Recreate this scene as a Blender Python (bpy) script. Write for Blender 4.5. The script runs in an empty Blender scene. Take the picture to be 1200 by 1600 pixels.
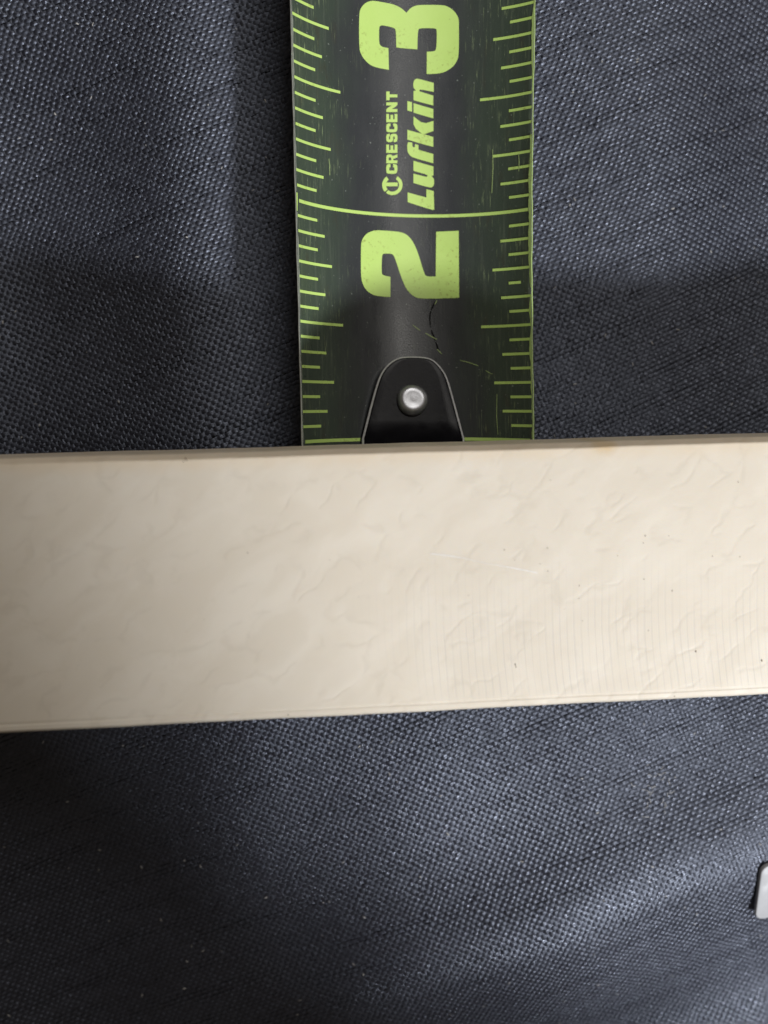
import bpy, bmesh, math, random
import numpy as np
from mathutils import Vector, Matrix

random.seed(7); rng = np.random.default_rng(11)
MM = 0.001
S = bpy.context.scene
col = S.collection

# ------------------------------------------------------------------ camera
cam_d = bpy.data.cameras.new('camera')
cam = bpy.data.objects.new('camera', cam_d); col.objects.link(cam)
cam.location = (0, 0, 112.179*MM)
cam.rotation_euler = (-0.10715, -0.08518, 0)
cam_d.sensor_fit = 'HORIZONTAL'; cam_d.angle = math.radians(42)
cam_d.clip_start = 0.005; cam_d.clip_end = 20
cam_d.dof.use_dof = True; cam_d.dof.focus_distance = 0.106; cam_d.dof.aperture_fstop = 24
S.camera = cam

# ------------------------------------------------------------------ light
w = bpy.data.worlds.new('World'); S.world = w; w.use_nodes = True
w.node_tree.nodes['Background'].inputs[0].default_value = (1.0, 0.81, 0.61, 1)
w.node_tree.nodes['Background'].inputs[1].default_value = 0.07

def lamp(name, kind, loc, target, power, color):
    d = bpy.data.lights.new(name, kind); d.energy = power; d.color = color
    o = bpy.data.objects.new(name, d); col.objects.link(o)
    o.location = Vector(loc)*MM
    o.rotation_euler = (Vector(target)-Vector(loc)).to_track_quat('-Z', 'Y').to_euler()
    return d
k = lamp('key_lamp', 'SPOT', (189, -190, 246), (64, -8, 0), 5.1, (0.97, 0.98, 1.0))
k.shadow_soft_size = 0.017; k.spot_size = math.radians(26.8); k.spot_blend = 0.09
c = lamp('ceiling_lamp', 'AREA', (150, 330, 420), (12, 0, 0), 0.92, (1.0, 0.96, 0.91))
c.shape = 'RECTANGLE'; c.size = 0.30; c.size_y = 0.24

vs = S.view_settings
vs.view_transform = 'Standard'; vs.look = 'None'; vs.exposure = 0; vs.gamma = 1; vs.use_curve_mapping = False

# ------------------------------------------------------------------ node helpers
def new_mat(name):
    m = bpy.data.materials.new(name); m.use_nodes = True
    nt = m.node_tree
    return m, nt, nt.nodes['Principled BSDF']
class G:
    """small node-graph writer"""
    def __init__(s, nt): s.nt = nt
    def n(s, t, **kw):
        o = s.nt.nodes.new(t)
        for a, b in kw.items(): setattr(o, a, b)
        return o
    def link(s, v, sock):
        if isinstance(v, bpy.types.NodeSocket): s.nt.links.new(v, sock)
        else: sock.default_value = v
    def math(s, op, a, b=0.0, c=0.0, clamp=False):
        o = s.n('ShaderNodeMath', operation=op, use_clamp=clamp)
        for i, v in enumerate((a, b, c)): s.link(v, o.inputs[i])
        return o.outputs[0]
    def vmul(s, v, xyz):
        o = s.n('ShaderNodeVectorMath', operation='MULTIPLY'); s.link(v, o.inputs[0]); o.inputs[1].default_value = xyz
        return o.outputs[0]
    def vadd(s, v, u):
        o = s.n('ShaderNodeVectorMath', operation='ADD'); s.link(v, o.inputs[0]); s.link(u, o.inputs[1])
        return o.outputs[0]
    def rot(s, v, ang):
        o = s.n('ShaderNodeMapping'); s.link(v, o.inputs[0]); o.inputs['Rotation'].default_value = (0, 0, ang)
        return o.outputs[0]
    def noise(s, v, scale, detail=3, rough=0.5, dist=0.0, color=False):
        o = s.n('ShaderNodeTexNoise'); s.link(v, o.inputs['Vector'])
        o.inputs['Scale'].default_value = scale; o.inputs['Detail'].default_value = detail
        o.inputs['Roughness'].default_value = rough; o.inputs['Distortion'].default_value = dist
        return o.outputs['Color' if color else 'Fac']
    def ramp(s, v, a, b, lo=0.0, hi=1.0):
        o = s.n('ShaderNodeMapRange', interpolation_type='SMOOTHSTEP'); s.link(v, o.inputs[0])
        for i, x in enumerate((a, b, lo, hi)): o.inputs[i+1].default_value = x
        return o.outputs[0]
    def mix(s, f, a, b, mode='MIX'):
        o = s.n('ShaderNodeMix', data_type='RGBA', blend_type=mode)
        s.link(f, o.inputs[0]); s.link(a, o.inputs[6]); s.link(b, o.inputs[7])
        return o.outputs[2]
    def bump(s, h, strength, dist, normal=None):
        o = s.n('ShaderNodeBump'); s.link(h, o.inputs['Height'])
        o.inputs['Strength'].default_value = strength; o.inputs['Distance'].default_value = dist
        if normal is not None: s.link(normal, o.inputs['Normal'])
        return o.outputs[0]
    def objmm(s):
        return s.vmul(s.n('ShaderNodeTexCoord').outputs['Object'], (1000, 1000, 1000))
def rgb(r, g, b): return (r, g, b, 1.0)

# ------------------------------------------------------------------ materials
def mat_thread():
    m, nt, p = new_mat('woven_black_nylon'); g = G(nt)
    v = g.objmm()
    at = g.n('ShaderNodeAttribute', attribute_name='thread').outputs['Color']
    sep = g.n('ShaderNodeSeparateColor'); g.link(at, sep.inputs[0])
    rnd, fib = sep.outputs[0], sep.outputs[1]
    n = g.noise(v, 0.12, 3)
    base = g.mix(g.ramp(n, .35, .65), rgb(.0080, .0085, .0150), rgb(.0120, .0127, .0205))
    base = g.mix(g.ramp(rnd, .75, 1.0, 0, .55), base, rgb(.036, .039, .056))
    dust = g.math('MULTIPLY', g.ramp(g.noise(v, .55, 4, .6), .60, .74), g.ramp(g.noise(v, 6, 2), .5, .7))
    base = g.mix(g.math('MULTIPLY', dust, .16), base, rgb(.22, .21, .20))
    g.link(base, p.inputs['Base Color'])
    g.link(g.ramp(rnd, 0, 1, .48, .30), p.inputs['Roughness'])
    p.inputs['Specular IOR Level'].default_value = .75; p.inputs['IOR'].default_value = 1.80
    p.inputs['Specular Tint'].default_value = rgb(.73, .81, 1.0)
    p.inputs['Sheen Weight'].default_value = .02; p.inputs['Sheen Roughness'].default_value = .35
    p.inputs['Sheen Tint'].default_value = rgb(.7, .78, 1.0)
    # fine filaments running along each float
    h = g.math('SINE', g.math('MULTIPLY', fib, 40.0))
    h = g.math('ADD', g.math('MULTIPLY', h, .5), g.noise(v, 9, 2))
    g.link(g.bump(h, .35, .00004), p.inputs['Normal'])
    return m
def mat_backing():
    m, nt, p = new_mat('fabric_backing'); g = G(nt)
    v = g.objmm()
    g.link(g.mix(g.noise(v, .2, 3), rgb(.004, .004, .006), rgb(.008, .008, .011)), p.inputs['Base Color'])
    p.inputs['Roughness'].default_value = .8; p.inputs['Specular IOR Level'].default_value = .2
    return m
def mat_bar():
    m, nt, p = new_mat('aged_cream_slab'); g = G(nt)
    v = g.objmm()
    warp = g.n('ShaderNodeVectorMath', operation='SCALE'); g.link(g.noise(v, .16, 3, .6, 0, True), warp.inputs[0]); warp.inputs['Scale'].default_value = 4.0
    vd = g.vmul(g.rot(g.vadd(v, warp.outputs[0]), math.radians(-36)), (.42, 1.0, 1.0))
    vo = g.n('ShaderNodeTexVoronoi', feature='DISTANCE_TO_EDGE'); g.link(vd, vo.inputs['Vector']); vo.inputs['Scale'].default_value = .36
    vein = g.ramp(vo.outputs['Distance'], .0, .10, 1, 0)
    vein = g.math('MULTIPLY', vein, g.ramp(g.noise(v, .42, 3), .44, .62))
    cloud = g.noise(vd, .22, 4, .55, .8)
    base = g.mix(g.ramp(cloud, .35, .7), rgb(.730, .665, .560), rgb(.775, .715, .615))
    base = g.mix(g.math('MULTIPLY', vein, .20), base, rgb(.56, .50, .41))
    sx = g.n('ShaderNodeSeparateXYZ'); g.link(v, sx.inputs[0]); X, Y = sx.outputs[0], sx.outputs[1]
    # yellowed rims
    edge = g.math('MULTIPLY', g.ramp(g.math('ADD', Y, g.math('MULTIPLY', g.noise(v, .35, 3), 1.6)), 11.4, 13.0), .28)
    base = g.mix(edge, base, rgb(.74, .56, .34))
    # one amber stain on the rim
    dx = g.math('SUBTRACT', X, 19.2); dy = g.math('MULTIPLY', g.math('SUBTRACT', Y, 12.3), 1.5)
    rr = g.math('SQRT', g.math('ADD', g.math('MULTIPLY', dx, dx), g.math('MULTIPLY', dy, dy)))
    base = g.mix(g.math('MULTIPLY', g.ramp(g.math('ADD', rr, g.math('MULTIPLY', g.noise(v, .9, 3), 1.4)), .9, 2.4, 1, 0), .5), base, rgb(.66, .46, .20))
    # curved saw marks towards one end of the lower half
    ddx = g.math('SUBTRACT', X, 105.0); ddy = g.math('ADD', Y, 1.0)
    R = g.math('SQRT', g.math('ADD', g.math('MULTIPLY', ddx, ddx), g.math('MULTIPLY', ddy, ddy)))
    R = g.math('ADD', R, g.math('MULTIPLY', g.noise(v, .12, 2), .5))
    fr = g.math('FRACT', g.math('DIVIDE', R, .70))
    groove = g.ramp(g.math('ABSOLUTE', g.math('SUBTRACT', fr, .5)), .0, .11, 1, 0)
    fine = g.ramp(g.math('SINE', g.math('MULTIPLY', R, 29.0)), .2, 1)
    saw = g.math('ADD', groove, g.math('MULTIPLY', fine, .30))
    mask = g.math('MULTIPLY', g.ramp(Y, 4.5, -8.0), g.ramp(g.math('ADD', X, g.math('MULTIPLY', Y, .55)), -9.0, 3.0))
    mask = g.math('MULTIPLY', mask, g.ramp(Y, -12.2, -11.0))
    mask = g.math('MULTIPLY', mask, g.ramp(g.noise(g.vmul(v, (1, .25, 1)), .6, 3), .30, .62, .35, 1))
    saw = g.math('MULTIPLY', saw, mask)
    base = g.mix(g.math('MULTIPLY', saw, .50), base, rgb(.50, .48, .45))
    # scattered dark pits
    sp = g.n('ShaderNodeTexVoronoi', feature='F1'); g.link(v, sp.inputs['Vector']); sp.inputs['Scale'].default_value = .30
    g.link(base, p.inputs['Base Color'])
    p.inputs['Roughness'].default_value = .42
    g.link(g.ramp(g.noise(v, .5, 4), .3, .7, .44, .60), p.inputs['Roughness'])
    p.inputs['Specular IOR Level'].default_value = .4
    p.inputs['Subsurface Weight'].default_value = .10
    p.inputs['Subsurface Radius'].default_value = (1.0, .7, .4); p.inputs['Subsurface Scale'].default_value = .0010
    h = g.math('ADD', g.math('MULTIPLY', vein, -.7), g.math('MULTIPLY', saw, -.5))
    h = g.math('ADD', h, g.math('MULTIPLY', g.ramp(vo.outputs['Distance'], 0, .5), .55))
    h = g.math('ADD', h, g.math('MULTIPLY', g.noise(v, 7, 4, .6), .20))
    g.link(g.bump(h, .14, .00013), p.inputs['Normal'])
    return m
def mat_blade():
    m, nt, p = new_mat('tape_dark_coating'); g = G(nt)
    uv = g.n('ShaderNodeUVMap', uv_map='tape').outputs[0]
    v = g.vmul(uv, (100, 100, 1))             # millimetres: x across, y along
    sx = g.n('ShaderNodeSeparateXYZ'); g.link(v, sx.inputs[0]); X, Y = sx.outputs[0], sx.outputs[1]
    wob = g.math('MULTIPLY', g.math('SUBTRACT', g.noise(g.vmul(v, (.3, .12, 1)), 1, 3), .5), 7.0)
    a = g.math('ADD', g.math('ABSOLUTE', X), wob)
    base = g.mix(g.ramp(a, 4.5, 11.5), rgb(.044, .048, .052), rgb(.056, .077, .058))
    streak = g.noise(g.vmul(v, (2.2, .10, 1)), 1, 4, .65)
    side = g.ramp(g.math('ABSOLUTE', X), 6.0, 10.5)
    st = g.math('MULTIPLY', g.ramp(streak, .50, .72), side)
    base = g.mix(g.math('MULTIPLY', st, .32), base, rgb(.17, .20, .15))
    fine = g.math('MULTIPLY', g.ramp(g.noise(g.vmul(v, (7.0, .35, 1)), 1, 3, .6), .59, .68), g.ramp(g.noise(v, .28, 3), .42, .60))
    fine = g.math('MULTIPLY', fine, g.ramp(g.math('ABSOLUTE', X), 5.0, 11.0, .15, 1))
    base = g.mix(g.math('MULTIPLY', fine, .7), base, rgb(.34, .42, .22))
    grime = g.ramp(g.noise(g.vmul(v, (.8, .25, 1)), 1, 4), .56, .72)
    base = g.mix(g.math('MULTIPLY', g.math('MULTIPLY', grime, side), .35), base, rgb(.06, .045, .03))
    spk = g.ramp(g.noise(v, 3.2, 2, .5), .715, .74)
    base = g.mix(g.math('MULTIPLY', spk, .6), base, rgb(.36, .40, .36))
    g.link(base, p.inputs['Base Color'])
    p.inputs['Specular IOR Level'].default_value = .55
    g.link(g.ramp(g.noise(g.vmul(v, (.5, .15, 1)), 1, 4), .3, .7, .24, .38), p.inputs['Roughness'])
    h = g.math('ADD', g.noise(v, 6, 2), g.math('MULTIPLY', streak, .35))
    g.link(g.bump(h, .22, .00006), p.inputs['Normal'])
    return m
def mat_lime(name, col_a, col_b, dirt=.5):
    m, nt, p = new_mat(name); g = G(nt)
    v = g.objmm()
    base = g.mix(g.noise(v, .35, 3), col_a, col_b)
    d = g.math('MULTIPLY', g.ramp(g.noise(v, 2.4, 4, .6), .54, .70), g.ramp(g.noise(v, .22, 2), .46, .62))
    base = g.mix(g.math('MULTIPLY', d, dirt), base, rgb(.20, .15, .03))
    base = g.mix(g.ramp(g.noise(v, 3.7, 2), .745, .77, 0, .7), base, rgb(.12, .12, .04))
    g.link(base, p.inputs['Base Color'])
    p.inputs['Roughness'].default_value = .42; p.inputs['Specular IOR Level'].default_value = .4
    g.link(g.bump(g.noise(v, 5, 3), .15, .00005), p.inputs['Normal'])
    return m
def mat_plain(name, c, rough, metal=0.0, spec=.5, nscale=3.0, var=.25, bump=.1, bd=.00005):
    m, nt, p = new_mat(name); g = G(nt); v = g.objmm()
    dark = rgb(*(x*(1-var) for x in c)); lite = rgb(*(min(1, x*(1+var)) for x in c))
    g.link(g.mix(g.noise(v, nscale, 4), dark, lite), p.inputs['Base Color'])
    g.link(g.ramp(g.noise(v, nscale*.6, 3), .3, .7, rough*.85, rough*1.15), p.inputs['Roughness'])
    p.inputs['Metallic'].default_value = metal; p.inputs['Specular IOR Level'].default_value = spec
    g.link(g.bump(g.noise(v, nscale*2, 3), bump, bd), p.inputs['Normal'])
    return m
M = dict(
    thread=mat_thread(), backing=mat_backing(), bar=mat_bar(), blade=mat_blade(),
    lime=mat_lime('lime_print', rgb(.56, .80, .20), rgb(.62, .84, .25)),
    rim=mat_lime('worn_lime_rim', rgb(.42, .62, .14), rgb(.58, .72, .34), .8),
    steel_rim=mat_plain('bare_steel_rim', (.42, .44, .40), .45, .4),
    hook=mat_plain('black_hook_enamel', (.004, .004, .006), .20, 0, .13, 1.5, .3, .06),
    hook_highlight=mat_plain('painted_hook_highlight', (.80, .80, .82), .34, .35),  # pale colour stands in for the highlight along the hook's rim
    rivet=mat_plain('rivet_steel', (.52, .53, .56), .40, .85, .5, 1.5, .15, .06, .00006),
    crack=mat_plain('crack_black', (.004, .004, .004), .8, 0, .1),
    scratch=mat_lime('scratch_green', rgb(.30, .42, .15), rgb(.42, .52, .25), .5),
    speck=mat_plain('brown_speck', (.10, .07, .04), .8, 0, .2),
    scuff=mat_plain('pale_scuff', (.90, .87, .80), .5, 0, .4),
    tag=mat_plain('white_plastic', (.40, .41, .43), .60, .1, .4, 1.2, .10, .15),
    lint=mat_plain('lint_fibre', (.55, .54, .52), .8, 0, .2),
)

# ------------------------------------------------------------------ mesh helpers
def mesh_obj(name, verts, faces, mat, parent=None, smooth=True):
    me = bpy.data.meshes.new(name)
    me.from_pydata([tuple(v) for v in verts], [], faces); me.update()
    for m in (mat if isinstance(mat, (list, tuple)) else [mat]): me.materials.append(m)
    if smooth: me.shade_smooth()
    o = bpy.data.objects.new(name, me); col.objects.link(o); o.parent = parent
    return o
def tag(o, label=None, cat=None, group=None, kind=None):
    for k_, v_ in (('label', label), ('category', cat), ('group', group), ('kind', kind)):
        if v_: o[k_] = v_
    return o

# ------------------------------------------------------------------ fabric
def bump2(x, y, cx, cy, rx, ry, h, ang=0.0):
    c_, s_ = math.cos(ang), math.sin(ang)
    dx, dy = x-cx, y-cy
    a, b = (dx*c_+dy*s_)/rx, (-dx*s_+dy*c_)/ry
    return h*np.exp(-.5*(a*a+b*b))
KY = np.array([-140, -95, -70, -50, -35, -20, -4, 8.6, 21, 34, 47, 60, 75, 110.])
KZ = np.array([-9., -3.5, 1.2, 2.6, 2.4, 1.2, -.6, -2.9, -4.4, -5.15, -5.0, -4.6, -4.5, -5.])
def smooth_interp(y):
    acc = 0
    for d, wt in ((-6, .1), (-3, .2), (0, .4), (3, .2), (6, .1)): acc = acc + wt*np.interp(y+d, KY, KZ)
    return acc
def fabric_z(x, y):
    """height of the slack cloth in millimetres"""
    z = smooth_interp(y)
    off = 1/(1+np.exp(-(np.abs(x-12.5)-17)/2.5))          # free of the tape
    z = z + off*bump2(x, y, -11, 18, 5.5, 26, 1.6)
    z = z - off*bump2(x, y, -34, 0, 13, 40, 5.0)
    z = z + off*bump2(x, y, 40, 34, 9, 20, 1.8, .2) - off*bump2(x, y, 62, 20, 12, 40, 2.2)
    z = z - bump2(x, y, -28, -62, 26, 22, 7.0)
    z = z + bump2(x, y, 34, -60, 26, 6, 2.6, .37)         # soft ridge, lower right
    z = z - bump2(x, y, 46, -78, 30, 8, 5.0, .37)
    z = z + bump2(x, y, 55, -42, 10, 12, .9)
    z = z + .22*np.sin(x*.21+y*.13+.6)*np.sin(y*.17-x*.08)
    return z
gx = np.arange(-90, 111, 2.0); gy = np.arange(-130, 101, 2.0)
XX, YY = np.meshgrid(gx, gy)
ZZ = fabric_z(XX, YY)-.13
nvx = len(gx)
fv = np.stack([XX, YY, ZZ], -1).reshape(-1, 3)*MM
ff = [(j*nvx+i, j*nvx+i+1, (j+1)*nvx+i+1, (j+1)*nvx+i) for j in range(len(gy)-1) for i in range(nvx-1)]
fabric = mesh_obj('fabric', fv, ff, M['backing'])
tag(fabric, 'black woven nylon fabric with soft folds', 'fabric', kind='structure')

PA, PB, ANG = .43, .465, math.radians(23)                  # thread pitch along / across, direction of the weft
e1 = np.array([math.cos(ANG), math.sin(ANG)]); e2 = np.array([-math.sin(ANG), math.cos(ANG)])
ii, jj = np.meshgrid(np.arange(-330, 331), np.arange(-330, 331)); ii = ii.ravel(); jj = jj.ravel()
ctr = ii[:, None]*PA*e1+jj[:, None]*PB*e2+np.array([12., -15.])
keep = (ctr[:, 0] > -46) & (ctr[:, 0] < 72) & (ctr[:, 1] > -90) & (ctr[:, 1] < 60)
ii, jj, ctr = ii[keep], jj[keep], ctr[keep]
# threads wander a little
def wave(i, s): return .05*np.sin(i*.91+s)+.04*np.sin(i*.37+2*s)
ctr = ctr + (wave(jj, 1.3)+.05*np.sin(ii*.11+jj*.7))[:, None]*e2 + (wave(ii, .4)+.05*np.sin(jj*.09+ii*.5))[:, None]*e1
ctr = ctr + rng.normal(0, .022, ctr.shape)
weft = ((ii+jj) % 2 == 0)
N = len(ii)
TL = np.linspace(-1, 1, 5); TW = np.linspace(-1, 1, 4)
tl, tw = np.meshgrid(TL, TW, indexing='ij'); tl = tl.ravel(); tw = tw.ravel()   # 20 verts
la = np.where(weft, PA*1.02, PB*.60)*(1+rng.normal(0, .05, N))
wa = np.where(weft, PB*.46, PA*.40)*(1+rng.normal(0, .06, N))
hh = np.where(weft, .135, .018)*(1+rng.normal(0, .10, N))
da = np.where(weft[:, None], e1, e2); db = np.where(weft[:, None], e2, e1)
tilt = rng.normal(0, .05, N)
P2 = ctr[:, None, :]+(la[:, None]*tl)[:, :, None]*da[:, None, :]+(wa[:, None]*tw)[:, :, None]*db[:, None, :]
zz = hh[:, None]*(np.cos(tl*math.pi*.9)*np.where(weft, .48, .62)[:, None])-np.where(weft, 0, .03)[:, None]+.115*(np.sqrt(np.maximum(0, 1-(tw*.92)**2))-.45)+tilt[:, None]*wa[:, None]*tw
Z0 = fabric_z(P2[..., 0], P2[..., 1])
V = np.concatenate([P2, (Z0+zz)[..., None]], -1).reshape(-1, 3)*MM
q = np.array([(a*4+b, (a+1)*4+b, (a+1)*4+b+1, a*4+b+1) for a in range(4) for b in range(3)])
Fc = (q[None]+(np.arange(N)*20)[:, None, None])
Fw = np.where(weft[:, None, None], Fc, Fc[:, :, ::-1]).reshape(-1)
nf = N*12
me = bpy.data.meshes.new('weave')
me.vertices.add(N*20); me.vertices.foreach_set('co', V.astype(np.float32).ravel())
me.loops.add(nf*4); me.loops.foreach_set('vertex_index', Fw.astype(np.int32))
me.polygons.add(nf); me.polygons.foreach_set('loop_start', np.arange(0, nf*4, 4, dtype=np.int32))
me.polygons.foreach_set('use_smooth', np.ones(nf, dtype=bool))
me.update(calc_edges=True); me.validate()
att = me.attributes.new('thread', 'FLOAT_COLOR', 'POINT')
rc = np.ones((N, 20, 4), np.float32)
rc[..., 0] = np.repeat(rng.random(N)[:, None], 20, 1); rc[..., 1] = (tw*.5+.5)[None]; rc[..., 2] = weft[:, None]
att.data.foreach_set('color', rc.ravel())
me.materials.append(M['thread'])
weave = bpy.data.objects.new('weave', me); col.objects.link(weave); weave.parent = fabric
tag(weave, kind='stuff')

# ------------------------------------------------------------------ measuring tape
HW = 15.0
def tape_pt(s, v, lift=0.0):
    """s inches along the blade, v millimetres across it -> point in metres"""
    def P(s, v):
        u = s-1.0
        th = 1.0514-.1161*u if u < 1.9 else 1.0514-.1161*1.9
        R = HW/th; ph = v/HW*th
        l, h = R*math.sin(ph), R*(1-math.cos(ph)); r = -.0878-.0204*max(u, -.3)
        z1, z2 = -5.466, 1.6318
        if u < 0: cz = .4738+z1*u*math.exp(5*u); y = -3.8522+25.4*u
        else:
            cz = .4738+z1*u+z2*u*u
            y = -3.8522+25.4*u-.5*(z1*z1*u+2*z1*z2*u*u+4/3*z2*z2*u**3)/25.4
        return Vector((12.1484-.0433*u+l*math.cos(r)-h*math.sin(r), y, cz+l*math.sin(r)+h*math.cos(r)))
    p = P(s, v)
    if lift:
        n = (P(s, v+.01)-P(s, v-.01)).cross(P(s+.001, v)-P(s-.001, v)).normalized()
        p = p+n*lift
    return p*MM
S0, S1 = 0.0, 4.0
tape = bpy.data.objects.new('tape_measure', None); col.objects.link(tape); tape.empty_display_size = .01
tag(tape, 'black measuring tape blade with lime green marks and a riveted black end hook', 'tape measure')
ns, nv = 104, 49
bv = []; buv = []
for layer in (0, -.16):
    for a in range(ns):
        for b in range(nv):
            s_ = S0+(S1-S0)*a/(ns-1); v_ = -HW+2*HW*b/(nv-1)
            wob = .03*math.sin(s_*17)+.025*math.sin(s_*41+1) if abs(v_) > HW-.01 else 0
            bv.append(tape_pt(s_, v_+wob, layer)); buv.append((v_/100, s_*25.4/100))
bf = []; mi = []
NV = ns*nv
for a in range(ns-1):
    for b in range(nv-1):
        i = a*nv+b; bf.append((i, i+1, i+nv+1, i+nv)); mi.append(0)
        bf.append((NV+i, NV+i+nv, NV+i+nv+1, NV+i+1)); mi.append(0)
    i = a*nv; bf.append((i, i+nv, NV+i+nv, NV+i)); mi.append(1)
    i = a*nv+nv-1; bf.append((i, NV+i, NV+i+nv, i+nv)); mi.append(2)
for b in range(nv-1):
    bf.append((b, NV+b, NV+b+1, b+1)); mi.append(1)
    i = (ns-1)*nv+b; bf.append((i, i+1, NV+i+1, NV+i)); mi.append(1)
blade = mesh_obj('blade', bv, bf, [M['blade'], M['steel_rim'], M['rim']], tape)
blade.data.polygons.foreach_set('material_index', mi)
uvl = blade.data.uv_layers.new(name='tape')
for lp in blade.data.loops: uvl.data[lp.index].uv = buv[lp.vertex_index]

def round_poly(pts, it=2, limit=math.radians(62)):
    """Chaikin smoothing that keeps sharp corners"""
    pts = [Vector(p_) for p_ in pts]
    for _ in range(it):
        out = []; n = len(pts)
        for i_, p_ in enumerate(pts):
            a_, b_ = p_-pts[i_-1], pts[(i_+1) % n]-p_
            if a_.length < 1e-6 or b_.length < 1e-6: continue
            if a_.angle(b_) > limit: out.append(p_)
            else: out += [p_-a_*.25, p_+b_*.25]
        pts = out
    return pts
def print_on(name, polys, mat, lift, parent=tape, smooth_it=0):
    """ink shapes (s inches, v mm) laid on the curved blade"""
    bm = bmesh.new()
    for pts in polys:
        pts = [(b_, a_*25.4) for a_, b_ in pts]
        if smooth_it: pts = round_poly(pts, smooth_it)
        f = bm.faces.new([bm.verts.new((x_[0], x_[1], 0)) for x_ in pts])
    bm.normal_update()
    for f in bm.faces:
        if f.normal.z < 0: f.normal_flip()
    bmesh.ops.triangulate(bm, faces=bm.faces[:])
    xs = [v_.co.x for v_ in bm.verts]; ys = [v_.co.y for v_ in bm.verts]
    for ax, lo, hi, st in ((0, min(xs), max(xs), .8), (1, min(ys), max(ys), 2.0)):
        t_ = math.floor(lo/st)*st+st
        while t_ < hi:
            co = (t_, 0, 0) if ax == 0 else (0, t_, 0); no = (1, 0, 0) if ax == 0 else (0, 1, 0)
            bmesh.ops.bisect_plane(bm, geom=bm.verts[:]+bm.edges[:]+bm.faces[:], plane_co=co, plane_no=no, dist=1e-6)
            t_ += st
    for v_ in bm.verts: v_.co = tape_pt(v_.co.y/25.4, v_.co.x, lift)
    me_ = bpy.data.meshes.new(name); bm.to_mesh(me_); bm.free()
    me_.materials.append(mat); me_.shade_smooth()
    o = bpy.data.objects.new(name, me_); col.objects.link(o); o.parent = parent
    return o
LIFT = .035
def wobble(a): return a+random.uniform(-.06, .06)
for i in range(15, int((S1)*16)):
    s_ = i/16; t_ = .30/25.4/2
    if i % 16 == 0:
        n_ = 30
        xs = [-HW+.55+(2*HW-1.0)*q_/n_ for q_ in range(n_+1)]
        print_on('inch_line', [[(s_-t_*1.2, x_) for x_ in xs]+[(s_+t_*1.2, x_) for x_ in xs[::-1]]], M['lime'], LIFT)
        continue
    lenL, lenR = (-7.65, 8.7) if i % 8 == 0 else (-9.15, 10.15) if i % 4 == 0 else (-10.2, 11.1) if i % 2 == 0 else (-11.3, 12.1)
    a_ = wobble(-HW+.22); b_ = wobble(lenL)
    print_on('tick_mark', [[(s_-t_, a_), (s_-t_, b_), (s_+t_, b_), (s_+t_, a_)]], M['lime'], LIFT)
    a_ = wobble(lenR); b_ = HW-.05 if i != 27 else 13.6            # one mark is half rubbed off
    print_on('tick_mark', [[(s_-t_, a_), (s_-t_, b_), (s_+t_, b_), (s_+t_, a_)]], M['lime'], LIFT)
# worn coating along the two edges
def worn(side, lo, hi, mat, s_a, s_b):
    st = .012; n_ = int((s_b-s_a)/st); inner = []; outer = []
    w_ = lo
    for q_ in range(n_+1):
        w_ += random.uniform(-.07, .07); w_ = min(max(w_, lo), hi)
        s_ = s_a+(s_b-s_a)*q_/n_
        inner.append((s_, side*(HW-.02-w_))); outer.append((s_, side*(HW-.02)))
    vs_ = []; fs_ = []
    for (a_, b_), (c_, d_) in zip(inner, outer):
        vs_ += [tape_pt(a_, b_, LIFT*1.5), tape_pt(c_, d_, LIFT*1.5)]
    for q_ in range(n_):
        f = (2*q_, 2*q_+1, 2*q_+3, 2*q_+2); fs_.append(f if side > 0 else f[::-1])
    return mesh_obj('worn_edge', vs_, fs_, mat, tape)
worn(1, .08, .34, M['rim'], .95, 1.62); worn(1, .10, .40, M['rim'], 1.66, 2.32); worn(1, .05, .26, M['steel_rim'], 2.33, 2.5); worn(1, .08, .3, M['rim'], 2.5, S1)
worn(-1, .04, .22, M['steel_rim'], .95, 1.95); worn(-1, .15, .75, M['lime'], 1.955, 2.03); worn(-1, .05, .24, M['steel_rim'], 2.035, S1)
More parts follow.
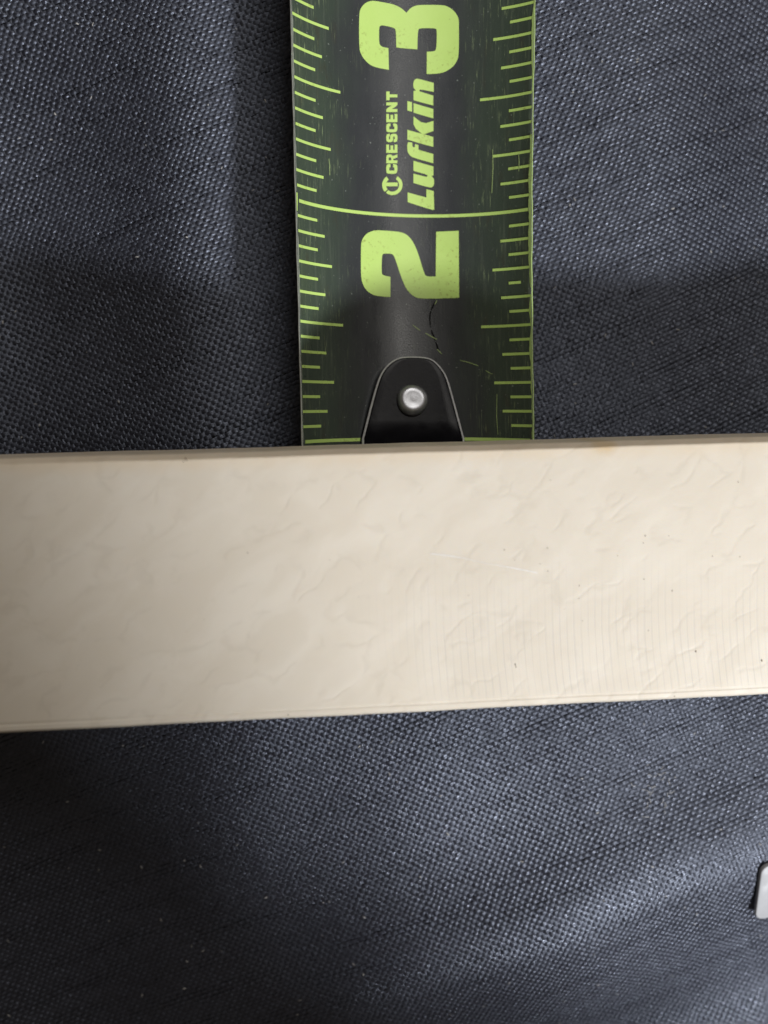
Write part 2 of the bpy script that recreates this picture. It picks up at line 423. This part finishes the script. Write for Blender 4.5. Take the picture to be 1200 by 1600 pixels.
GLYPH = {
    'numeral': [
        [(2.6282, -1.656), (2.6325, -3.582), (2.653, -4.505), (2.6792, -5.064), (2.7075, -5.249), (2.8454, -5.234), (2.87, -4.982), (2.8919, -4.485), (2.9053, -3.812), (2.9084, -3.146), (2.9055, -1.362), (2.899, -0.659), (2.8884, -0.076), (2.8737, 0.365), (2.8915, 0.733), (2.9035, 1.191), (2.9107, 1.877), (2.9121, 4.376), (2.9022, 5.169), (2.8824, 5.795), (2.8584, 6.196), (2.837, 6.291), (2.7002, 6.295), (2.6747, 6.116), (2.6495, 5.664), (2.6281, 4.756), (2.6216, 3.96), (2.6196, 2.681), (2.7145, 2.698), (2.7165, 3.497), (2.7242, 3.78), (2.8055, 3.827), (2.8148, 3.656), (2.8135, 1.889), (2.8038, 1.661), (2.7235, 1.621), (2.7253, -0.792), (2.7953, -0.829), (2.8073, -1.005), (2.8127, -2.426), (2.807, -2.726), (2.7973, -2.81), (2.7382, -2.824), (2.7263, -2.668), (2.7203, -2.308), (2.7198, -1.712)],
        [(1.6349, -1.667), (1.6369, -3.365), (1.6488, -4.232), (1.6722, -4.857), (1.7027, -5.166), (1.7293, -5.247), (1.8585, -5.204), (1.8834, -5.043), (1.9095, -4.527), (1.9263, -3.647), (1.9296, -2.908), (1.9283, -0.629), (1.9196, 0.192), (1.8999, 0.771), (1.8709, 1.228), (1.8259, 1.679), (1.7422, 2.288), (1.73, 2.515), (1.7299, 3.584), (1.9302, 3.688), (1.9326, 6.252), (1.6329, 6.215), (1.6298, 1.73), (1.6395, 1.039), (1.6641, 0.35), (1.6977, -0.107), (1.7471, -0.562), (1.8097, -1.075), (1.8251, -1.309), (1.8283, -1.546), (1.8277, -2.389), (1.8204, -2.633), (1.7416, -2.694), (1.7307, -2.539), (1.7253, -1.637)],
    ],
    'letter': [
        [(2.1032, 0.46), (2.0822, 2.612), (2.1188, 2.618), (2.1107, 3.452), (2.0284, 3.489), (2.0268, 3.301), (2.0601, 0.473)],
        [(2.1454, 1.144), (2.1867, 1.15), (2.1739, 2.523), (2.1744, 2.711), (2.1789, 2.764), (2.1849, 2.577), (2.1988, 1.152), (2.2432, 1.158), (2.2194, 3.426), (2.1789, 3.431), (2.1781, 3.181), (2.1667, 3.461), (2.1546, 3.511), (2.1383, 3.488), (2.127, 3.298), (2.127, 2.881)],
        [(2.2739, 3.422), (2.2335, 3.417), (2.2547, 1.328), (2.2621, 0.855), (2.2757, 0.54), (2.2936, 0.447), (2.3157, 0.46), (2.3243, 0.577), (2.3218, 1.041), (2.3066, 1.04), (2.3019, 1.176), (2.3029, 1.334), (2.3166, 1.335), (2.3122, 1.734), (2.2921, 1.732)],
        [(2.3769, 0.476), (2.3619, 2.126), (2.3908, 1.184), (2.4363, 1.187), (2.4048, 2.306), (2.4183, 3.452), (2.3743, 3.45), (2.36, 2.387), (2.3483, 3.428), (2.3049, 3.425), (2.3346, 0.472)],
        [(2.4934, 1.19), (2.4701, 3.433), (2.4291, 3.432), (2.4526, 1.188)],
        [(2.5009, 0.485), (2.4971, 1.011), (2.4563, 1.01), (2.4605, 0.483)],
        [(2.4848, 3.433), (2.5061, 1.19), (2.5456, 1.191), (2.5476, 1.453), (2.5594, 1.181), (2.5771, 1.15), (2.5922, 1.265), (2.5988, 1.506), (2.5988, 1.788), (2.5822, 3.484), (2.5435, 3.485), (2.5531, 2.081), (2.5513, 1.872), (2.545, 1.872), (2.5277, 3.433)],
    ],
    'cap': [
        [(2.1913, -0.708), (2.2188, -0.703), (2.2247, -0.897), (2.224, -1.197), (2.2096, -1.199), (2.2099, -1.056), (2.1964, -1.058), (2.1949, -1.66), (2.2084, -1.658), (2.2088, -1.513), (2.2232, -1.511), (2.2223, -1.813), (2.2154, -2.012), (2.1859, -2.017), (2.1801, -1.82), (2.1824, -0.904)],
        [(2.2287, -0.702), (2.2415, -0.7), (2.2404, -1.168), (2.2469, -1.167), (2.2542, -0.698), (2.2673, -0.696), (2.259, -1.244), (2.2655, -1.413), (2.2644, -1.806), (2.2581, -2.005), (2.2254, -2.01)],
        [(2.2741, -0.695), (2.3103, -0.691), (2.3094, -1.015), (2.2863, -1.018), (2.2858, -1.188), (2.3052, -1.185), (2.3043, -1.499), (2.285, -1.502), (2.2845, -1.672), (2.3076, -1.669), (2.3067, -1.998), (2.2706, -2.003)],
        [(2.3264, -0.689), (2.3518, -0.686), (2.3568, -0.88), (2.3555, -1.335), (2.3496, -1.506), (2.331, -1.548), (2.3306, -1.679), (2.3422, -1.677), (2.3425, -1.572), (2.3549, -1.571), (2.3542, -1.794), (2.3481, -1.992), (2.3228, -1.995), (2.3179, -1.799), (2.3192, -1.379), (2.3251, -1.209), (2.3437, -1.167), (2.3441, -0.998), (2.3325, -0.999), (2.3322, -1.13), (2.3198, -1.131), (2.3205, -0.884)],
        [(2.3713, -0.684), (2.3961, -0.681), (2.4014, -0.875), (2.4005, -1.174), (2.3876, -1.175), (2.388, -1.032), (2.3757, -1.033), (2.374, -1.634), (2.3862, -1.633), (2.3866, -1.489), (2.3996, -1.487), (2.3987, -1.789), (2.3923, -1.986), (2.3656, -1.99), (2.3605, -1.793), (2.3632, -0.879)],
        [(2.4074, -0.68), (2.4429, -0.677), (2.442, -1.001), (2.4193, -1.003), (2.4188, -1.172), (2.4378, -1.17), (2.4368, -1.483), (2.4178, -1.485), (2.4173, -1.655), (2.44, -1.653), (2.4389, -1.981), (2.4035, -1.985)],
        [(2.4511, -0.676), (2.4645, -0.675), (2.4626, -1.324), (2.4788, -0.674), (2.493, -0.673), (2.4888, -1.976), (2.4755, -1.978), (2.4777, -1.323), (2.4613, -1.979), (2.4471, -1.98)],
        [(2.5142, -0.672), (2.527, -0.671), (2.5242, -1.581), (2.5366, -1.58), (2.5352, -1.973), (2.4975, -1.976), (2.4989, -1.583), (2.5113, -1.582)],
    ],
    'counter': [
        [(2.2397, -1.43), (2.2501, -1.428), (2.2522, -1.506), (2.2518, -1.638), (2.2493, -1.717), (2.2389, -1.718)],
    ],
    'emblem': [
        [(2.1721, -0.7), (2.1674, -0.515), (2.1614, -0.359), (2.1543, -0.238), (2.1464, -0.158), (2.1379, -0.121), (2.1292, -0.129), (2.1206, -0.18), (2.1125, -0.274), (2.1052, -0.407), (2.0989, -0.574), (2.0938, -0.768), (2.0902, -0.983), (2.0882, -1.211), (2.0878, -1.442), (2.0891, -1.669), (2.092, -1.883), (2.0964, -2.075), (2.1088, -1.806), (2.1059, -1.681), (2.104, -1.541), (2.1032, -1.393), (2.1035, -1.241), (2.1048, -1.092), (2.1072, -0.951), (2.1105, -0.824), (2.1146, -0.714), (2.1195, -0.627), (2.1248, -0.565), (2.1304, -0.531), (2.136, -0.527), (2.1416, -0.551), (2.1468, -0.603), (2.1514, -0.682), (2.1553, -0.785), (2.1584, -0.907)],
        [(2.0998, -2.211), (2.105, -2.325), (2.1108, -2.415), (2.1172, -2.478), (2.1239, -2.513), (2.1308, -2.52), (2.1377, -2.497), (2.1445, -2.446), (2.1511, -2.367), (2.1572, -2.263), (2.1627, -2.136), (2.1675, -1.99), (2.1544, -1.73), (2.1514, -1.821), (2.1479, -1.9), (2.1441, -1.965), (2.14, -2.014), (2.1358, -2.045), (2.1314, -2.06), (2.1271, -2.056), (2.1229, -2.034), (2.1189, -1.994), (2.1153, -1.939), (2.112, -1.868)],
        [(2.1408, -2.222), (2.1445, -0.684), (2.128, -0.687), (2.1243, -2.226)],
    ],
    'hook': [
        [(0.9375, 6.581), (0.9974, 6.626), (1.1373, 5.77), (1.2429, 5.075), (1.2858, 4.657), (1.3212, 3.981), (1.3465, 3.235), (1.3581, 2.355), (1.3599, 0.828), (1.3584, -0.72), (1.3479, -1.641), (1.3249, -2.58), (1.2921, -3.336), (1.247, -3.903), (1.1475, -4.714), (0.9998, -5.786), (0.9412, -6.182)],
    ],
}
for pts in GLYPH['numeral']: print_on('numeral', [pts], M['lime'], LIFT, smooth_it=2)
for pts in GLYPH['letter']: print_on('letter', [pts], M['lime'], LIFT, smooth_it=1)
for pts in GLYPH['cap']: print_on('letter', [pts], M['lime'], LIFT, smooth_it=1)
for pts in GLYPH['counter']: print_on('letter_counter', [pts], M['blade'], LIFT*1.6, smooth_it=1)
print_on('emblem', GLYPH['emblem'][:2], M['lime'], LIFT)
print_on('emblem_stem', GLYPH['emblem'][2:], M['lime'], LIFT*1.4)
def strip(name, line, wd, mat, lift):
    L_, R_ = [], []
    for i_, (s_, v_) in enumerate(line):
        a_ = line[max(i_-1, 0)]; b_ = line[min(i_+1, len(line)-1)]
        d_ = Vector(((b_[0]-a_[0])*25.4, b_[1]-a_[1])).normalized()
        ww = wd*(.35+.65*math.sin(math.pi*(i_+.5)/len(line)))*random.uniform(.7, 1.2)
        L_.append((s_-d_.y*ww/25.4, v_+d_.x*ww)); R_.append((s_+d_.y*ww/25.4, v_-d_.x*ww))
    print_on(name, [L_+R_[::-1]], mat, lift)
for ln in ([(1.6259, 3.7), (1.61, 3.40), (1.5965, 3.21), (1.58, 3.02)], [(1.575, 2.99), (1.5627, 2.88), (1.54, 2.84), (1.5205, 2.86), (1.50, 2.95)],
           [(1.49, 3.0), (1.4782, 3.06), (1.46, 3.26), (1.4412, 3.41)], [(1.435, 3.45), (1.42, 3.60), (1.4042, 3.71), (1.3809, 4.07)]):
    strip('crack', ln, .085, M['crack'], LIFT)
for ln in ([(1.512, .86), (1.499, 1.3), (1.4866, 1.73)], [(1.476, 2.31), (1.46, 2.98), (1.4465, 3.63)], [(1.3528, 6.18), (1.342, 7.2), (1.3266, 8.27)],
           [(1.3051, 9.14), (1.296, 9.5), (1.288, 9.96)], [(1.6238, 3.7), (1.615, 3.58), (1.6049, 3.43)], [(1.402, 3.61), (1.392, 3.88), (1.381, 4.13)],
           [(2.28, 10.2), (2.2, 10.25), (2.09, 10.1)], [(2.245, 13.3), (2.21, 13.4), (2.17, 13.35)], [(2.21, -9.4), (2.18, -9.3), (2.14, -9.3)],
           [(1.2, 10.4), (1.1, 10.3), (1.02, 10.4)]):
    strip('scratch', ln, .055, M['scratch'], LIFT*1.3)

# end hook: stamped plate lying in the trough of the blade
hp = round_poly([(b_, a_*25.4) for a_, b_ in GLYPH['hook'][0][1:-1]], 2)
hp = [Vector((5.9, 1.0))] + hp + [Vector((-5.3, 1.0))]
def inset(pts, d_):
    c_ = Vector((.3, 18)); out = []
    n_ = len(pts)
    for i_, p_ in enumerate(pts):
        t_ = (pts[(i_+1) % n_]-pts[i_-1]).normalized()
        nn = Vector((-t_.y, t_.x))
        if nn.dot(c_-p_) < 0: nn = -nn
        out.append(p_+nn*d_)
    return out
def hook_pt(y_, v_, lf): return tape_pt(y_/25.4, v_, lf+.75*(32-v_*v_)/28)
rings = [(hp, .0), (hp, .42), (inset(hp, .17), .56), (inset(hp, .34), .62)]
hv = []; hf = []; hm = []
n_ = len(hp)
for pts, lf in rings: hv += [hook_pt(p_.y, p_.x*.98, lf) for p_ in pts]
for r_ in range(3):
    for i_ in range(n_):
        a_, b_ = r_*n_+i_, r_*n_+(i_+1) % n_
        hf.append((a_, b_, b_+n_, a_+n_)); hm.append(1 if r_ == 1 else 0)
# top: strips between left and right halves
top = list(range(3*n_, 4*n_)); lo_, hi_ = 0, n_-1
def top_pts():
    rows = []
    a_, b_ = 0, n_-1
    while a_ < b_:
        rows.append((top[a_], top[b_])); a_ += 1; b_ -= 1
    return rows
rows = top_pts(); K = 10; base_i = len(hv); pl = rings[3][0]
for (ia, ib) in rows:
    pa, pb = pl[ia-3*n_], pl[ib-3*n_]
    for q_ in range(1, K):
        pp = pa.lerp(pb, q_/K); hv.append(hook_pt(pp.y, pp.x*.98, .62))
def idx(r_, q_):
    if q_ == 0: return rows[r_][0]
    if q_ == K: return rows[r_][1]
    return base_i+r_*(K-1)+q_-1
for r_ in range(len(rows)-1):
    for q_ in range(K): hf.append((idx(r_, q_), idx(r_+1, q_), idx(r_+1, q_+1), idx(r_, q_+1))); hm.append(0)
if n_ % 2: hf.append(tuple([top[n_//2]]+[idx(len(rows)-1, q_) for q_ in range(K, -1, -1)])); hm.append(0)
hook = mesh_obj('hook', hv, hf, [M['hook'], M['hook_highlight']], tape)
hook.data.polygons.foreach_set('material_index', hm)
bm = bmesh.new(); bm.from_mesh(hook.data); bmesh.ops.recalc_face_normals(bm, faces=bm.faces[:]); bm.to_mesh(hook.data); bm.free()
# rivet: low domed head with a flattened, dented crown
rc0 = hook_pt(1.160*25.4, .40, .60)
nrm = (hook_pt(1.160*25.4, .40, 1.6)-rc0).normalized(); tx = Vector((1, 0, 0)); tx = (tx-nrm*tx.dot(nrm)).normalized(); ty = nrm.cross(tx)
prof = [(1.72, -.10), (1.74, .18), (1.68, .46), (1.52, .70), (1.30, .86), (1.12, .93), (.85, .91), (.5, .87), (.2, .88)]
rv = []; rf = []; NR = 40
for r_, z_ in prof:
    for i_ in range(NR):
        a_ = 2*math.pi*i_/NR; rr = r_*1.02*(1+.02*math.sin(3*a_+1)); dz = .02*math.sin(a_+r_*2)*(r_ < 1.2)
        rv.append(rc0+(tx*rr*math.cos(a_)+ty*rr*math.sin(a_)+nrm*(z_+dz))*MM)
for k_ in range(len(prof)-1):
    for i_ in range(NR):
        a_, b_ = k_*NR+i_, k_*NR+(i_+1) % NR; rf.append((a_, b_, b_+NR, a_+NR))
rf.append(tuple((len(prof)-1)*NR+i_ for i_ in range(NR)))
rivet = mesh_obj('rivet', rv, rf, M['rivet'], hook)

# ------------------------------------------------------------------ the cream bar
BT, BB, BANG = 19.69, 9.15, math.atan(.02512)
BL0, BL1, BWD = -62.0, 70.0, 25.4
bar_mid = Vector((10.0, -4.223+.02512*10-BWD/2*math.hypot(1, .02512), 0))
def bar_profile():
    """cross-section, counter-clockwise: small worn chamfers on every edge"""
    h_, b_, t_ = BWD/2, BB, BT
    return [(-h_, b_+.5), (-h_+.4, b_), (h_-.4, b_), (h_, b_+.5), (h_, t_-.62), (h_-.50, t_-.04), (h_-.62, t_), (h_-1.0, t_),
            (h_-2, t_+.0), (0, t_+.02), (-h_+1.05, t_), (-h_+.95, t_-.05), (-h_+.80, t_-.05), (-h_+.72, t_-.01), (-h_+.30, t_-.03), (-h_+.06, t_-.28), (-h_, t_-.6)]
pr = bar_profile(); NL = 133; barv = []; barf = []
for a_ in range(NL):
    x_ = BL0+(BL1-BL0)*a_/(NL-1)-10
    e_ = .025*math.sin(x_*.21+2)+.012*math.sin(x_*.63)+random.uniform(-.010, .010)
    for (y_, z_) in pr:
        yy_ = y_+(e_ if abs(y_) > BWD/2-1 else 0)*(1 if y_ > 0 else -1)
        barv.append(Vector((x_, yy_, z_))*MM)
np_ = len(pr)
for a_ in range(NL-1):
    for i_ in range(np_):
        j_ = (i_+1) % np_; barf.append((a_*np_+i_, (a_+1)*np_+i_, (a_+1)*np_+j_, a_*np_+j_))
barf.append(tuple(range(np_))); barf.append(tuple((NL-1)*np_+i_ for i_ in range(np_-1, -1, -1)))
bar = mesh_obj('bar', barv, barf, M['bar'], smooth=False)
bm = bmesh.new(); bm.from_mesh(bar.data); bmesh.ops.recalc_face_normals(bm, faces=bm.faces[:]); bm.to_mesh(bar.data); bm.free()
bar.location = bar_mid*MM; bar.rotation_euler = (0, 0, BANG)
tag(bar, 'cream ivory-coloured bar with faint veins and curved saw marks lying across the tape', 'bar')
# tiny pits and one hairline scuff on its face, in bar coordinates
pv = []; pf = []
PITS = [(-19.97, 12.3, 0.12), (-20.16, 12.01, 0.1), (-19.86, 12.12, 0.08), (-14.7, 3.36, 0.08), (-7.14, 2.41, 0.06), (9.4, 2.76, 0.1), (13.58, 0.57, 0.1), (13.54, 2.78, 0.09), (10.38, 1.74, 0.06), (23.08, 3.6, 0.1), (22.89, 2.93, 0.08), (25.41, 3.52, 0.06), (22.97, -0.61, 0.1), (25.76, -1.85, 0.1), (16.62, -0.98, 0.08), (29.74, 1.37, 0.08), (32.2, 8.48, 0.09), (12.84, 1.27, 0.06), (16.92, -4.42, 0.07), (23.43, -5.66, 0.08), (10.33, -8.39, 0.15), (10.39, -8.64, 0.1), (28.17, -7.96, 0.12), (34.84, -9.17, 0.14), (26.09, -12.34, 0.08), (-11.53, -12.24, 0.1), (13.89, 9.24, 0.06), (20.38, 1.79, 0.06), (32.49, 1.2, 0.07), (5.91, -1.47, 0.06), (16.62, -2.23, 0.06), (15.18, -3.22, 0.05), (-4.55, -1.16, 0.05), (-18.96, -2.73, 0.05)]
for (x_, y_, r_) in PITS:
    b0 = len(pv); n_ = 7; ph = random.uniform(0, 6)
    for i_ in range(n_):
        a_ = 2*math.pi*i_/n_+ph; rr = r_*.7*random.uniform(.5, 1.2)
        pv.append(Vector((x_+rr*math.cos(a_)*.8, y_+rr*math.sin(a_)*1.2, BT+.035))*MM)
    pf.append(tuple(range(b0, b0+n_)))
pits = mesh_obj('pits', pv, pf, M['speck'], bar); tag(pits, kind='stuff')
sc = [(2.32, 2.66), (4.02, 2.41), (5.53, 2.11), (7.67, 1.53), (10.12, 1.01), (12.59, 0.42)]
sv = []; sf = []
for i_, (x_, y_) in enumerate(sc):
    ww = .035+.02*math.sin(i_*1.7)
    sv += [Vector((x_, y_-ww, BT+.033))*MM, Vector((x_, y_+ww, BT+.033))*MM]
    if i_: sf.append((2*i_-2, 2*i_, 2*i_+1, 2*i_-1))
mesh_obj('scuff', sv, sf, M['scuff'], bar)

# ------------------------------------------------------------------ white tab at the side
def tab(x0, x1, y0, y1, r_, th):
    pts = []
    for cx, cy, a0 in ((x1-r_, y0+r_, -90), (x1-r_, y1-r_, 0), (x0+r_, y1-r_, 90), (x0+r_, y0+r_, 180)):
        for q_ in range(7):
            a_ = math.radians(a0+15*q_); pts.append((cx+r_*math.cos(a_), cy+r_*math.sin(a_)))
    return pts
TP = tab(0, 14, -4.3, 3.5, 1.0, 1.0); n_ = len(TP)
tv = []; tf = []
for d_, z_ in ((.05, 0), (0, .05), (0, .42), (.04, .50), (.14, .54)):
    for (x_, y_) in TP:
        cx, cy = 7, 0; l_ = math.hypot(x_-cx, y_-cy)
        tv.append(Vector((x_-(x_-cx)/l_*d_, y_-(y_-cy)/l_*d_, z_))*MM)
for k_ in range(4):
    for i_ in range(n_):
        a_, b_ = k_*n_+i_, k_*n_+(i_+1) % n_; tf.append((a_, b_, b_+n_, a_+n_))
tf.append(tuple(range(4*n_, 5*n_))); tf.append(tuple(range(n_-1, -1, -1)))
tabo = mesh_obj('tab', tv, tf, M['tag'])
tabo.location = Vector((53.34, -56.73, 0))*MM
tx_, ty_ = 53.34, -56.73
fz = lambda x_, y_: float(fabric_z(np.array(x_), np.array(y_)))
nrm_t = Vector((-(fz(tx_+8, ty_)-fz(tx_, ty_))/8, -(fz(tx_+3, ty_+4)-fz(tx_+3, ty_-4))/8, 1)).normalized()
nrm_t = (nrm_t+Vector((0, 0, .4))).normalized()
tabo.location.z = (fz(tx_, ty_)+.2)*MM
ax_ = Vector((1, .05, 0)); ax_ = (ax_-nrm_t*ax_.dot(nrm_t)).normalized(); ay_ = nrm_t.cross(ax_)
tabo.rotation_euler = Matrix((ax_, ay_, nrm_t)).transposed().to_euler()
tag(tabo, 'white plastic tab with rounded corners lying on the black fabric', 'tab')

# ------------------------------------------------------------------ lint caught in the weave
lv = []; lf_ = []
def fibre(x, y, L, ang, curl, wd):
    b0 = len(lv); n_ = 6
    for i_ in range(n_):
        a_ = ang+curl*(i_/(n_-1)-.5)
        x += math.cos(a_)*L/n_; y += math.sin(a_)*L/n_
        z = float(fabric_z(np.array(x), np.array(y)))+.24+.05*math.sin(i_)
        nx, ny = -math.sin(a_)*wd, math.cos(a_)*wd
        lv.extend([Vector((x-nx, y-ny, z))*MM, Vector((x, y, z+wd))*MM, Vector((x+nx, y+ny, z))*MM])
        if i_:
            p_ = b0+3*(i_-1); lf_.extend([(p_, p_+1, p_+4, p_+3), (p_+1, p_+2, p_+5, p_+4)])
for _ in range(220):
    fibre(random.uniform(-38, 60), random.uniform(-78, 46), random.uniform(.15, .5), random.uniform(0, 6.3), random.uniform(-1, 1), random.uniform(.025, .065))
for _ in range(26):
    fibre(random.gauss(41, 1.1), random.gauss(-44.5, 1.5), random.uniform(.3, 1.0), random.uniform(0, 6.3), random.uniform(-2, 2), .02)
lint = mesh_obj('lint', lv, lf_, M['lint'])
tag(lint, 'pale specks of lint caught in the black fabric', 'lint', kind='stuff')
